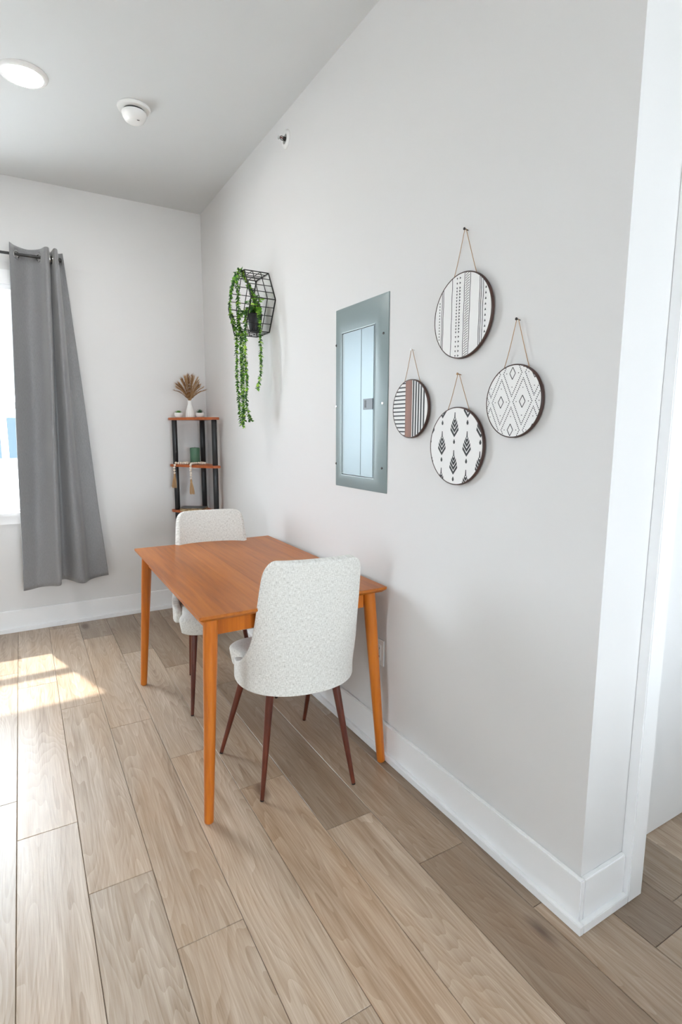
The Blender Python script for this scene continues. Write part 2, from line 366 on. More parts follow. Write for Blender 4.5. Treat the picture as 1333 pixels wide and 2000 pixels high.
# ------------------------------------------------------------------ ceiling light, smoke detector, sprinkler
M_lens = bpy.data.materials.new('lit_lens'); M_lens.use_nodes = True
p_ = M_lens.node_tree.nodes['Principled BSDF']; p_.inputs['Base Color'].default_value = (0.9, 0.9, 0.9, 1); p_.inputs['Emission Color'].default_value = (1.0, 0.97, 0.93, 1); p_.inputs['Emission Strength'].default_value = 42.0
t = thing('ceiling_light', 'round flush white ceiling light, switched on', 'ceiling light', (-1.124, -1.178, H))
MB().lathe([(0.078, -0.004), (0.079, -0.013), (0.088, -0.013), (0.098, -0.006), (0.100, 0.0)], 64).build('trim_ring', M_white, t, smooth=True)
MB().lathe([(0.0, -0.0115), (0.04, -0.0112), (0.07, -0.0095), (0.0785, -0.006)], 64).build('lens', M_lens, t, smooth=True)
t = thing('smoke_detector', 'domed white smoke detector on the ceiling', 'smoke detector', (-0.656, -1.160, H))
MB().lathe([(0.0, 0), (0.076, 0.0), (0.078, -0.005), (0.073, -0.015), (0.060, -0.017), (0.0, -0.017)], 48).build('base', M_white, t, smooth=True)
MB().lathe([(0.050, -0.016), (0.050, -0.028), (0.0, -0.028)], 48).build('gap_shade', M_black, t, smooth=True)  # black core paints in the shade between base and dome
dm = MB().lathe([(0.057, -0.0255), (0.0575, -0.032), (0.054, -0.046), (0.046, -0.060), (0.034, -0.068), (0.018, -0.071), (0, -0.0715)], 48).build('dome', M_white, t, smooth=True)
MB().lathe([(0, 0.0), (0.006, 0.0), (0.006, -0.003), (0, -0.003)], 16, Matrix.Translation((0.012, -0.030, -0.0665)) @ Matrix.Rotation(0.45, 4, 'X')).build('indicator', mat('indicator_grey', lin(90, 90, 92), 0.4), dm)
t = thing('sprinkler', 'small round sidewall sprinkler head high on the wall', 'sprinkler', (0, -1.505, 2.793))
MW = wallM(0, 0)
MB().lathe([(0.02, 0.004), (0.024, 0.010), (0.036, 0.009), (0.042, 0.004), (0.043, 0.0)], 40, MW).build('escutcheon', M_white, t, smooth=True)
MB().lathe([(0.0, 0.003), (0.025, 0.003), (0.025, 0.006), (0.0, 0.006)], 24, MW).build('cup', mat('sprinkler_grey', lin(140, 146, 143), 0.5), t, smooth=True)
M_red = mat('sprinkler_bulb', lin(120, 50, 46), 0.2); M_dark = mat('sprinkler_dark', lin(60, 56, 54), 0.35, 0.7)
MB().lathe([(0.0, 0.004), (0.010, 0.004), (0.009, 0.016), (0.006, 0.018), (0, 0.018)], 16, MW).build('nozzle', M_dark, t, smooth=True)
MB().tube([MW @ Vector((0, 0, 0.02)), MW @ Vector((0, 0, 0.040))], 0.003, 8).build('bulb', M_red, t, smooth=True)
b = MB()
for s in (-1, 1): b.tube([MW @ Vector((0, s*0.008, 0.015)), MW @ Vector((0, s*0.009, 0.028)), MW @ Vector((0, 0, 0.040))], 0.0018, 6)
b.build('yoke', M_dark, t, smooth=True)
MB().lathe([(0, 0.040), (0.010, 0.040), (0.010, 0.0415), (0, 0.0415)], 20, MW).build('deflector', M_chrome, t)

# ------------------------------------------------------------------ curtain rod and curtain
ROD_Y, ROD_Z = -0.085, 2.438
t = thing('curtain_rod', 'thin black curtain rod over the window', 'curtain rod', (-1.8, ROD_Y, ROD_Z))
MB().tube([(-0.95, 0, 0), (0.845, 0, 0)], 0.0085, 16).build('rod', M_black, t, smooth=True)
for x in (-0.9, 0.80):
    MB().tube([(x, 0, -0.012), (x, 0.083, -0.012)], 0.006, 10).lathe([(0, 0), (0.02, 0), (0.02, 0.004), (0, 0.004)], 16, Matrix.Translation((x, 0.081, -0.012)) @ Matrix.Rotation(-PI/2, 4, 'X')).build('bracket', M_black, t, smooth=True)
for x in (-0.955, 0.85): MB().lathe([(0, -0.014), (0.012, -0.010), (0.0145, 0), (0.012, 0.010), (0, 0.014)], 16, Matrix.Translation((x, 0, 0)) @ Matrix.Rotation(PI/2, 4, 'Y')).build('finial', M_black, t, smooth=True)
top = [(-1.224, -0.150), (-1.192, -0.085), (-1.125, -0.038), (-1.062, -0.085), (-1.032, -0.160), (-1.012, -0.150), (-1.006, -0.085), (-0.999, -0.048), (-0.992, -0.085), (-0.982, -0.152), (-0.966, -0.140), (-0.960, -0.080), (-0.955, -0.046), (-0.945, -0.046), (-0.930, -0.062)]
bot = [(-1.303, -0.135), (-1.255, -0.108), (-1.205, -0.092), (-1.150, -0.128), (-1.097, -0.195), (-1.080, -0.160), (-1.078, -0.085), (-1.050, -0.048), (-1.018, -0.060), (-0.972, -0.128), (-0.935, -0.125), (-0.905, -0.070), (-0.880, -0.050), (-0.830, -0.044), (-0.772, -0.062)]
NS, NV = 150, 70
ST = spline([(x, y, 0) for x, y in top], NS); SB = spline([(x, y, 0) for x, y in bot], NS)
vs = []; fs = []; uvz = []
random.seed(9)
for j in range(NV+1):
    v_ = j/NV; e = v_**0.92
    for i in range(NS):
        a = ST[i].lerp(SB[i], e)
        s_ = i/(NS-1)
        z = 2.487 - v_*(2.487-0.322) - 0.016*math.sin(s_*9+1)*v_
        a.y += 0.004*math.sin(s_*23+v_*7)*math.sin(v_*PI) + 0.003*math.sin(v_*11+s_*5) - 0.014*math.sin(s_*2*PI*3.5+0.6)*math.sin(v_*PI)**0.8
        a.x += 0.003*math.sin(v_*9+s_*17)*v_
        vs.append((a.x, min(a.y, -0.032), z))
# holes at the grommets where the cloth crosses the rod
gro = []
for i in range(1, NS):
    if (ST[i].y-ROD_Y)*(ST[i-1].y-ROD_Y) < 0: gro.append((i, (ST[i]+ST[i-1])/2, (ST[i]-ST[i-1]).normalized()))
arc = [0.0]
for i in range(1, NS): arc.append(arc[-1] + (ST[i]-ST[i-1]).length)
def in_hole(i, j):
    z = 2.487 - (j+0.5)/NV*(2.487-0.322)
    return any(((arc[i]+arc[i+1])/2-arc[gi])**2 + (z-ROD_Z)**2 < 0.018**2 for gi, _, _ in gro)
fs = [(j*NS+i, j*NS+i+1, (j+1)*NS+i+1, (j+1)*NS+i) for j in range(NV) for i in range(NS-1) if not in_hole(i, j)]
cu = thing('curtain', 'grey grommet-top curtain hanging at the window edge', 'curtain', (-1.08, -0.085, 0.31))
cb = MB().add([(x+1.08, y+0.085, z-0.31) for x, y, z in vs], fs).build('cloth', M_curtain, cu, smooth=True, auto=3.1)
md = cb.modifiers.new('s', 'SOLIDIFY'); md.thickness = 0.003; md.offset = 0; apply_mods(cb)
for gi, c, tdir in gro:
    nrm = Vector((-tdir.y, tdir.x, 0)); Mg = Matrix((tdir, Vector((0, 0, 1)), nrm)).transposed().to_4x4(); Mg.translation = c + Vector((1.08, 0.085, ROD_Z-0.004-0.31))
    b = MB(); K = 28; sec = [(0.017, -0.004), (0.021, -0.006), (0.026, -0.004), (0.027, 0), (0.026, 0.004), (0.021, 0.006), (0.017, 0.004)]
    v2 = [Mg @ Vector((r*math.cos(2*PI*k/K), r*math.sin(2*PI*k/K), h)) for r, h in sec for k in range(K)]
    n = len(sec); f2 = [(a*K+k, a*K+(k+1) % K, ((a+1) % n)*K+(k+1) % K, ((a+1) % n)*K+k) for a in range(n) for k in range(K)]
    b.add(v2, f2).build('grommet', M_chrome, cu, smooth=True)

# ------------------------------------------------------------------ dining table
TH, TX0, TX1, TY0, TY1 = 0.75, -0.780, -0.033, -2.479, -1.256
tcx, tcy = (TX0+TX1)/2, (TY0+TY1)/2; hx, hy = (TX1-TX0)/2, (TY1-TY0)/2
t = thing('dining_table', 'orange-brown wooden dining table with round tapered legs', 'table', (tcx, tcy, 0), -0.005)
sl = [( -hx, -hy), (hx, -hy), (hx, hy), (-hx, hy)]
b = MB(); i_ = 0.014
b.add([(x, y, TH-0.0012) for x, y in sl] + [(x, y, TH-0.010) for x, y in sl] + [(x*(1-i_/hx), y*(1-i_/hy), TH-0.022) for x, y in sl],
      [(0,1,2,3), (8,11,10,9)] + [(k, (k+1) % 4, 4+(k+1) % 4, 4+k) for k in range(4)] + [(4+k, 4+(k+1) % 4, 8+(k+1) % 4, 8+k) for k in range(4)])
tt = b.build('tabletop', M_table, t, bevel=0.001)
random.seed(11)
ws = [0.105, 0.118, 0.092, 0.112, 0.100, 0.115, 0.105]; x = -hx; tones = [1.0, 0.96, 1.03, 0.95, 1.0, 0.92, 0.98]
for k, w in enumerate(ws):
    w = w*(2*hx)/sum(ws)
    o = MB().box(-w/2+0.0001, w/2-0.0001, -hy, hy, -0.0011, 0.0).build('board', M_table, tt, (x+w/2, 0, TH)); o.color = (tones[k], tones[k]*0.99, tones[k]*0.97, 1); x += w
for s in (-1, 1):
    o = MB().box(-hx+0.075, hx-0.075, s*(hy-0.062)-0.009, s*(hy-0.062)+0.009, TH-0.088, TH-0.0215).build('apron', M_tleg, t, bevel=0.001)
    o = MB().box(s*(hx-0.062)-0.009, s*(hx-0.062)+0.009, -hy+0.075, hy-0.075, TH-0.088, TH-0.0215).build('apron', M_tleg, t, bevel=0.001)
for sx in (-1, 1):
    for sy in (-1, 1):
        tp = Vector((sx*(hx-0.052), sy*(hy-0.052), TH-0.0215)); ft = Vector((sx*(hx-0.010), sy*(hy-0.008), 0.0))
        pts = [ft, ft.lerp(tp, 0.004), ft.lerp(tp, 0.012), ft.lerp(tp, 0.3), ft.lerp(tp, 0.55), ft.lerp(tp, 0.8), tp]
        MB().tube(pts, [0.0130, 0.0160, 0.0168, 0.0195, 0.0216, 0.0245, 0.0252], 28).build('leg', M_tleg, t, smooth=True)

# ------------------------------------------------------------------ dining chairs
def plan_curve():
    a, b, n = 0.202, 0.190, 2.25; pts = []
    for k in range(61):
        an = (k/60)*PI/2; sx = math.sin(an)**(2/n); cy = math.cos(an)**(2/n)
        pts.append(Vector((a*sx, -0.02-b*cy, 0)))
    for k in range(1, 13): pts.append(Vector((0.202-0.012*(k/12)**2, -0.02+0.062*k/12, 0)))
    ar = [0]
    for k in range(1, len(pts)): ar.append(ar[-1]+(pts[k]-pts[k-1]).length)
    return pts, ar
PCV, PAR = plan_curve()
def plan(s):
    sg = -1 if s < 0 else 1; s = abs(s)
    for k in range(1, len(PAR)):
        if s <= PAR[k] or k == len(PAR)-1:
            u = (s-PAR[k-1])/(PAR[k]-PAR[k-1]); p = PCV[k-1].lerp(PCV[k], u); return Vector((sg*p.x, p.y, 0))
ZTOP = 0.925
def halfwidth(z):
    W = PAR[-1]
    tab = [(0.402, W-0.012), (0.410, W), (0.462, W), (0.472, W-0.008), (0.480, W-0.034), (0.490, W-0.072), (0.508, W-0.106), (0.537, W-0.126), (0.58, 0.224), (0.65, 0.210), (0.74, 0.202), (0.82, 0.196), (0.872, 0.190), (0.890, 0.186), (0.905, 0.178), (0.916, 0.166), (0.922, 0.154), (0.925, 0.136)]
    for (z0, w0), (z1, w1) in zip(tab, tab[1:]):
        if z <= z1: return w0 + (w1-w0)*(z-z0)/(z1-z0)
    return tab[-1][1]
def chair(label, loc, rotz, feet):
    t = thing('dining_chair', label, 'chair', (*loc, 0), rotz, 'tweed dining chairs')
    zs = [0.402, 0.406, 0.413, 0.43, 0.455, 0.462, 0.468, 0.474, 0.480, 0.488, 0.498, 0.51, 0.525, 0.545, 0.57, 0.60, 0.64, 0.68, 0.72, 0.76, 0.80, 0.84, 0.87, 0.89, 0.903, 0.913, 0.920, 0.925]
    NC = 48; vs = []; uv = []
    for z in zs:
        w = halfwidth(z); k = max(0, (z-0.45)/(ZTOP-0.45))
        for i in range(NC+1):
            s = (2*i/NC-1)*w; p = plan(s)
            back = -0.210
            fl = 1-0.50*k**0.8
            y = back + (p.y-back)*fl - 0.075*k**1.15
            p = Vector((p.x, y, z)); vs.append(p); uv.append((s, z))
    fs = [(j*(NC+1)+i, j*(NC+1)+i+1, (j+1)*(NC+1)+i+1, (j+1)*(NC+1)+i) for j in range(len(zs)-1) for i in range(NC)]
    me = bpy.data.meshes.new('shell'); me.from_pydata([tuple(v) for v in vs], [], fs)
    ul = me.uv_layers.new(name='UVMap')
    for lp in me.loops: ul.data[lp.index].uv = uv[lp.vertex_index]
    me.materials.append(M_tweed); me.polygons.foreach_set('use_smooth', [True]*len(me.polygons))
    o = bpy.data.objects.new('backrest', me); COL.objects.link(o); o.parent = t
    md = o.modifiers.new('s', 'SOLIDIFY'); md.thickness = 0.034; md.offset = 1.0; md.use_even_offset = True
    md = o.modifiers.new('b', 'SUBSURF'); md.levels = 1; md.render_levels = 1; apply_mods(o)
    # seat cushion
    out = []; K = 56
    for k in range(K):
        an = 2*PI*k/K; n = 4.2 if math.sin(an) > 0 else 2.5
        out.append(((0.198+(0.042*min(1, max(0, (math.sin(an)-0.1)/0.4))))*math.copysign(abs(math.cos(an))**(2/n), math.cos(an)), 0.0 + (0.232 if math.sin(an) > 0 else 0.190)*math.copysign(abs(math.sin(an))**(2/n), math.sin(an))))
    rows = [(0.0, 0.388), (0.80, 0.388), (0.925, 0.389), (0.955, 0.395), (0.975, 0.420), (0.99, 0.442), (0.996, 0.456), (0.985, 0.466), (0.962, 0.472), (0.82, 0.476), (0.5, 0.479), (0.0, 0.480)]
    vs = []; uv = []
    for sc, z in rows:
        for x, y in out: vs.append((x*sc, y*sc, z)); uv.append((x*sc + (z*0.3 if sc > 0.9 else 0), y*sc + z))
    fs = [(j*K+k, j*K+(k+1) % K, (j+1)*K+(k+1) % K, (j+1)*K+k) for j in range(len(rows)-1) for k in range(K)]
    me = bpy.data.meshes.new('seat'); me.from_pydata(vs, [], fs); ul = me.uv_layers.new(name='UVMap')
    for lp in me.loops: ul.data[lp.index].uv = uv[lp.vertex_index]
    me.materials.append(M_tweed); me.polygons.foreach_set('use_smooth', [True]*len(me.polygons))
    o = bpy.data.objects.new('seat', me); COL.objects.link(o); o.parent = t
    # legs: feet given in world metres
    ci, si = math.cos(-rotz), math.sin(-rotz)
    for (fx, fy), (tx, ty) in zip(feet, [(-0.150, 0.145), (0.150, 0.145), (-0.130, -0.145), (0.130, -0.145)]):
        dx, dy = fx-loc[0], fy-loc[1]; ft = Vector((dx*ci-dy*si, dx*si+dy*ci, 0)); tp = Vector((tx, ty, 0.396))
        lg = MB().tube([ft.lerp(tp, 0.012), ft.lerp(tp, 0.02), ft.lerp(tp, 0.5), ft.lerp(tp, 0.9), tp], [0.0070, 0.0080, 0.0122, 0.0155, 0.0158], 20).build('leg', M_cleg, t, smooth=True)
        MB().tube([ft, ft.lerp(tp, 0.006), ft.lerp(tp, 0.014)], [0.0068, 0.0076, 0.0074], 16).build('foot_pad', M_foot, lg, smooth=True)
    return t
chair('light grey tweed dining chair seen from behind at the near table end', (-0.358, -2.276), math.radians(-8), [(-0.605, -2.086), (-0.178, -2.02), (-0.570, -2.459), (-0.224, -2.545)])
chair('light grey tweed dining chair facing us at the far table end', (-0.410, -1.512), PI-0.15, [(-0.205, -1.755), (-0.628, -1.718), (-0.165, -1.30), (-0.515, -1.268)])

# ------------------------------------------------------------------ outlet
t = thing('wall_outlet', 'white double socket outlet behind the table leg', 'outlet', (0, -2.388, 0.440))
MB().box(-0.006, 0, -0.036, 0.036, -0.058, 0.058).build('cover_plate', M_white, t, bevel=0.003)
ins = MB().box(-0.0085, -0.005, -0.017, 0.017, -0.034, 0.034).build('receptacle', M_white, t, bevel=0.0015)
for zc in (-0.018, 0.018):
    for yc in (-0.006, 0.006): MB().box(-0.0090, -0.0084, yc-0.0011, yc+0.0011, zc-0.0045, zc+0.0045).build('slot', M_black, ins)
    MB().lathe([(0, 0), (0.0022, 0), (0.0022, 0.0005), (0, 0.0005)], 12, Matrix.Translation((-0.0085, 0, zc-0.0095)) @ wallM(0, 0)).build('slot', M_black, ins)

# ------------------------------------------------------------------ electrical panel
PY, PZ = -2.2165, 1.498; hw, hh = 0.2035, 0.386
t = thing('electrical_panel', 'grey steel breaker panel cover set on the wall', 'electrical panel', (0, PY, PZ)); MWp = wallM(0, 0)
du0, du1, dv0, dv1 = -0.130, 0.124, -0.330, 0.277      # door opening in u,v
b = MB(); o4 = [(-hw, -hh), (hw, -hh), (hw, hh), (-hw, hh)]; i4 = [(-hw+0.030, -hh+0.032), (hw-0.034, -hh+0.032), (hw-0.034, hh-0.02), (-hw+0.030, hh-0.02)]; d4 = [(du0, dv0), (du1, dv0), (du1, dv1), (du0, dv1)]
rows = [[(u, v, 0.0) for u, v in o4], [(u, v, 0.003) for u, v in o4], [(u, v, 0.014) for u, v in i4], [(u, v, 0.014) for u, v in d4], [(u, v, 0.008) for u, v in d4]]
vs = [MWp @ Vector(p) for r in rows for p in r]
b.add(vs, [(r*4+k, r*4+(k+1) % 4, (r+1)*4+(k+1) % 4, (r+1)*4+k) for r in range(4) for k in range(4)])
b.build('cover', M_panel, t, bevel=0.0012)
def wbox(b, u0, u1, v0, v1, w0, w1):
    return b.add([MWp @ Vector(p) for p in [(u0,v0,w0),(u1,v0,w0),(u1,v1,w0),(u0,v1,w0),(u0,v0,w1),(u1,v0,w1),(u1,v1,w1),(u0,v1,w1)]], [(0,3,2,1),(4,5,6,7),(0,1,5,4),(1,2,6,5),(2,3,7,6),(3,0,4,7)])
dr = wbox(MB(), du0+0.020, du1-0.002, dv0+0.003, dv1-0.003, 0.009, 0.0165).build('door', M_pdoor, t, bevel=0.0015)
wbox(MB(), du0+0.156, du0+0.161, dv0+0.004, dv1-0.004, 0.0160, 0.0175).build('rib', M_panel, dr, bevel=0.0006)
wbox(MB(), du0+0.002, du0+0.019, dv0+0.003, dv1-0.003, 0.009, 0.0135).build('hinge_strip', M_panel, t, bevel=0.001)
M_rim = mat('bright_steel_edge', lin(176, 188, 192), 0.45, 0.15)
b = MB()
for a in ((du0-0.0035, du1+0.0035, dv0-0.0035, dv0), (du0-0.0035, du1+0.0035, dv1, dv1+0.0035), (du0-0.0035, du0, dv0, dv1), (du1, du1+0.0035, dv0, dv1)): wbox(b, *a, 0.0135, 0.0155)
b.build('rim', M_rim, t, bevel=0.0006)
lt = wbox(MB(), 0.050, du1-0.003, -0.052, -0.008, 0.0164, 0.0195).build('latch', mat('dark_latch', lin(82, 90, 96), 0.4), t, bevel=0.001)
wbox(MB(), 0.062, 0.074, -0.044, -0.014, 0.0190, 0.0202).build('latch_slot', M_black, lt)
for (u, v) in ((-0.188, 0.235), (-0.188, -0.03), (-0.188, -0.285), (0.178, 0.235), (0.178, -0.03), (0.178, -0.285)):
    MB().lathe([(0.0, 0.013), (0.004, 0.0125), (0.006, 0.009), (0.006, 0.003)], 14, MWp @ Matrix.Translation((u, v, 0))).build('screw', M_chrome if abs(v) < 0.1 else M_dark, t, smooth=True)

# ------------------------------------------------------------------ four round wall discs
M_face = mat('art_white_face', (0.80, 0.79, 0.78, 1), 0.6); M_ink = mat('art_black_ink', lin(38, 39, 42), 0.6)
M_twine = mat('jute_twine', lin(168, 134, 100), 0.9); M_nail = mat('dark_nail', lin(50, 46, 44), 0.4, 0.8)
def clip_circle(poly, R, n=72):
    for k in range(n):
        an = 2*PI*(k+0.5)/n; nx, ny = math.cos(an), math.sin(an); d = R*math.cos(PI/n); out = []
        for i in range(len(poly)):
            a, c = poly[i-1], poly[i]; da, dc = a[0]*nx+a[1]*ny-d, c[0]*nx+c[1]*ny-d
            if (da <= 0) != (dc <= 0): q_ = da/(da-dc); out.append((a[0]+(c[0]-a[0])*q_, a[1]+(c[1]-a[1])*q_))
            if dc <= 0: out.append(c)
        poly = out
        if len(poly) < 3: return None
    return poly
def art(label, y, z, R, polys, bands, attach, nail):
    t = thing('wall_disc', label, 'wall art', (0, y, z), 0, 'round patterned discs on the wall')
    M0 = wallM(0, 0)
    MB().lathe([(0.0, 0.004), (R-0.002, 0.004), (R, 0.006), (R, 0.0145), (R-0.001, 0.016), (R-0.0035, 0.016), (R-0.0035, 0.0145), (0, 0.0145)], 96, M0).build('board', M_edge, t, smooth=True)
    MB().lathe([(0.0, 0.0146), (R-0.0036, 0.0146), (R-0.0036, 0.0152), (0, 0.0152)], 96, M0).build('face', M_face, t)
    b = MB()
    for p in polys:
        p = clip_circle([(u*R, v*R) for u, v in p], R-0.0036)
        if not p: continue
        k = len(p); b.add([M0 @ Vector((u, v, 0.0153)) for u, v in p] + [M0 @ Vector((u, v, 0.0156)) for u, v in p], [tuple(range(k, 2*k))] + [(i, (i+1) % k, k+(i+1) % k, k+i) for i in range(k)])
    o = b.build('printed_pattern', M_ink, t); o['kind'] = 'stuff'
    for p in bands:
        p = clip_circle([(u*R, v*R) for u, v in p], R-0.0036); k = len(p)
        MB().add([M0 @ Vector((u, v, 0.0152)) for u, v in p] + [M0 @ Vector((u, v, 0.0165)) for u, v in p], [tuple(range(k))[::-1], tuple(range(k, 2*k))] + [(i, (i+1) % k, k+(i+1) % k, k+i) for i in range(k)]).build('wood_band', M_band, t)
    nu, nv = y-nail[0], nail[1]-z
    for s in (-1, 1):
        u = s*attach*R; v = math.sqrt(1-attach**2)*R - 0.004
        MB().tube([M0 @ Vector(p) for p in spline([(u, v, 0.007), (u*0.6+nu*0.4, v+(nv-v)*0.4+0.001*s, 0.008), (nu+s*0.003, nv+0.002, 0.011)], 10)], 0.0011, 6).build('hanging_cord', M_twine, t, smooth=True)
    return t
def hook(label, y, z, mt):
    t = thing('nail', label, 'nail', (0, y, z)); M0 = wallM(0, 0)
    MB().tube([M0 @ Vector((0, 0, 0)), M0 @ Vector((0, 0.002, 0.016))], 0.0014, 8).build('shank', mt, t, smooth=True)
    MB().lathe([(0, 0.015), (0.0042, 0.015), (0.0042, 0.017), (0, 0.0175)], 12, M0 @ Matrix.Translation((0, 0.002, 0))).build('head', mt, t, smooth=True)
def rect(u0, u1, v0, v1): return [(u0, v0), (u1, v0), (u1, v1), (u0, v1)]
def seg(u0, v0, u1, v1, w):
    dx, dy = u1-u0, v1-v0; l_ = math.hypot(dx, dy); nx, ny = -dy/l_*w/2, dx/l_*w/2
    return [(u0+nx, v0+ny), (u1+nx, v1+ny), (u1-nx, v1-ny), (u0-nx, v0-ny)]
# disc 1: columns of triangles, fine lines and a hatched band
P1 = []; random.seed(2)
def wavy(u, w):
    pv = None; out = []
    for k in range(13):
        c = (u + 0.006*math.sin(k*1.7+u*9) - 0.012*(k-6)/6*0, -1+k/6)
        if pv: out.append(seg(*pv, *c, w))
        pv = c
    return out
for u in (-0.715, -0.665, -0.355, 0.070, 0.265, 0.585, 0.635, 0.700): P1 += wavy(u, 0.016)
def tri(u, v, s, up=1): return [(u-s*0.75, v-up*s*0.7), (u+s*0.75, v-up*s*0.7), (u, v+up*s*0.9)]
v = 0.42
while v > -0.75: P1.append(tri(-0.80, v, 0.026)); v -= 0.073 if v > -0.45 else 0.11
v = 0.88
while v > -0.95:
    P1.append(tri(-0.185, v, 0.030, -1)); P1.append([(-0.10, v+0.03), (-0.055, v), (-0.10, v-0.03)])
    v -= 0.112 if (v > 0.70 or v < -0.32) else 0.073
v = 0.62
while v > -0.62: P1.append(tri(0.785, v, 0.034)); v -= 0.122
v = 0.97
while v > -0.97:
    P1.append(seg(0.105, v-0.022, 0.165, v+0.014, 0.012)); P1.append(seg(0.165, v+0.014, 0.232, v-0.012+0.05, 0.012)); v -= 0.058
art('largest white disc with fine black stripes and triangles, topmost of four', -2.835, 1.722, 0.1315, P1, [], 0.40, (-2.835, 1.978))
# disc 2: dotted diamonds
P2 = []
def dot(u, v, s): return [(u+s*math.cos(k*PI/4), v+s*math.sin(k*PI/4)) for k in range(8)]
def dotdiamond(cu_, cv, a, b_, n):
    c = [(cu_+a, cv), (cu_, cv+b_), (cu_-a, cv), (cu_, cv-b_)]
    for i in range(4):
        p, q_ = c[i], c[(i+1) % 4]
        for k in range(n): P2.append(dot(p[0]+(q_[0]-p[0])*k/n, p[1]+(q_[1]-p[1])*k/n, 0.0165))
for i in range(-4, 5):
    for j in range(-3, 4):
        if (i+j) % 2 == 0:
            cu_, cv = -0.045+i*0.385, -0.015+j*0.768+0.768
            if abs(cu_) > 1.3 or abs(cv) > 1.6: continue
            dotdiamond(cu_, cv, 0.325, 0.62, 13)
            for p, q_ in (((0.10, 0), (0, 0.165)), ((0, 0.165), (-0.10, 0)), ((-0.10, 0), (0, -0.165)), ((0, -0.165), (0.10, 0))): P2.append(seg(cu_+p[0], cv+p[1], cu_+q_[0], cv+q_[1], 0.020))
            for p in ((0.21, 0), (-0.21, 0), (0, 0.37), (0, -0.37)): P2.append(dot(cu_+p[0], cv+p[1], 0.014))
art('white disc with dotted diamond pattern, nearest the door', -3.062, 1.446, 0.1045, P2, [], 0.46, (-3.062, 1.672))
# disc 3: horizontal and vertical stripes with a brown band
P3 = [rect(-1, -0.24, -0.94+k*0.138, -0.94+k*0.138+0.046) for k in range(15)] + [rect(u-0.036, u+0.036, -1, 1) for u in (0.195, 0.335, 0.475, 0.615, 0.765)]
art('small disc with a brown band between black and white stripes', -2.577, 1.440, 0.1055, P3, [rect(-0.24, 0.105, -1, 1)], 0.46, (-2.577, 1.648))
# disc 4: arrow feathers
P4 = []
def feather(u, v):
    """v = top of the feather"""
    P4.append([(u-0.022, v-0.16), (u+0.022, v-0.16), (u+0.012, v), (u-0.012, v)])
    for k, (dv, w) in enumerate(((0.235, 0.055), (0.345, 0.095), (0.465, 0.128), (0.585, 0.150))):
        h = w*1.15
        for s in (-1, 1): P4.append([(u, v-dv-0.05), (u+s*w, v-dv-0.05+h*1.05), (u+s*(w-0.010), v-dv-0.05+h*1.05+0.075), (u, v-dv+0.030)])
    P4.append([(u+0.036*math.cos(a)*(1 if math.sin(a) < 0.3 else 0.6), v-0.745+0.062*math.sin(a)) for a in [2*PI*k/12 for k in range(12)]])
for i in range(-2, 3):
    u = -0.045+i*0.470
    for k in range(-1, 3): feather(u, (0.865 if i % 2 == 0 else 0.385) - (k-0)*0.965)
art('white disc printed with black arrow feathers, lowest of the four', -2.826, 1.311, 0.1275, P4, [], 0.42, (-2.826, 1.541))
hook('dark nail holding the topmost wall disc', -2.835, 1.978, M_nail)
hook('dark nail holding the dotted diamond disc', -3.062, 1.672, M_nail)
hook('small white hook holding the striped brown-banded disc', -2.577, 1.648, M_white)
hook('small pale hook holding the arrow feather disc', -2.826, 1.541, M_twine)

# ------------------------------------------------------------------ hexagonal wire basket with trailing plant
CY, CZ, S6, DB = -1.17, 2.060, 0.181, 0.139
t = thing('wire_basket', 'black hexagonal wire basket mounted on the wall', 'basket', (0, CY, CZ))
hexp = [(S6*math.cos(k*PI/3), S6*math.sin(k*PI/3)) for k in range(6)]
for i in range(4):
    x = -0.004 - i*(DB/3); r = 0.0032 if i in (0, 3) else 0.0023
    for k in range(6):
        a, c = hexp[k], hexp[(k+1) % 6]; MB().tube([(x, a[0], a[1]), (x, c[0], c[1])], r, 6).build('ring_wire', M_black, t, smooth=True)
for k in range(6):
    a, c = hexp[k], hexp[(k+1) % 6]
    for q_ in range(4):
        y, z = a[0]+(c[0]-a[0])*q_/4, a[1]+(c[1]-a[1])*q_/4
        MB().tube([(-0.002, y, z), (-0.004-DB, y, z)], 0.0029 if q_ == 0 else 0.0021, 6).build('cross_wire', M_black, t, smooth=True)
zb = CZ - S6*math.sin(PI/3) + 0.003
t = thing('trailing_plant', 'green trailing plant in a black pot inside the wire basket', 'plant', (-0.066, -1.205, zb))
MB().lathe([(0.0, 0), (0.030, 0), (0.031, 0.003), (0.041, 0.088), (0.043, 0.090), (0.043, 0.098), (0.039, 0.098), (0.037, 0.084), (0, 0.082)], 32).build('pot', mat('black_pot', lin(24, 24, 28), 0.45), t, smooth=True)
M_leaf = []
for k, (a, b_) in enumerate(((lin(40, 84, 34), lin(64, 118, 40)), (lin(96, 156, 36), lin(130, 186, 50)), (lin(156, 200, 62), lin(178, 214, 82)))):
    mt = mat('vine_leaf_%d' % k, a, 0.5); g = N(mt); g.l(g.ramp(g.noise(g.coords('Object'), 60, 2), [(0.35, a), (0.65, b_)]), g.p.inputs['Base Color']); M_leaf.append(mt)
M_stem = mat('vine_stem', lin(96, 128, 52), 0.6)
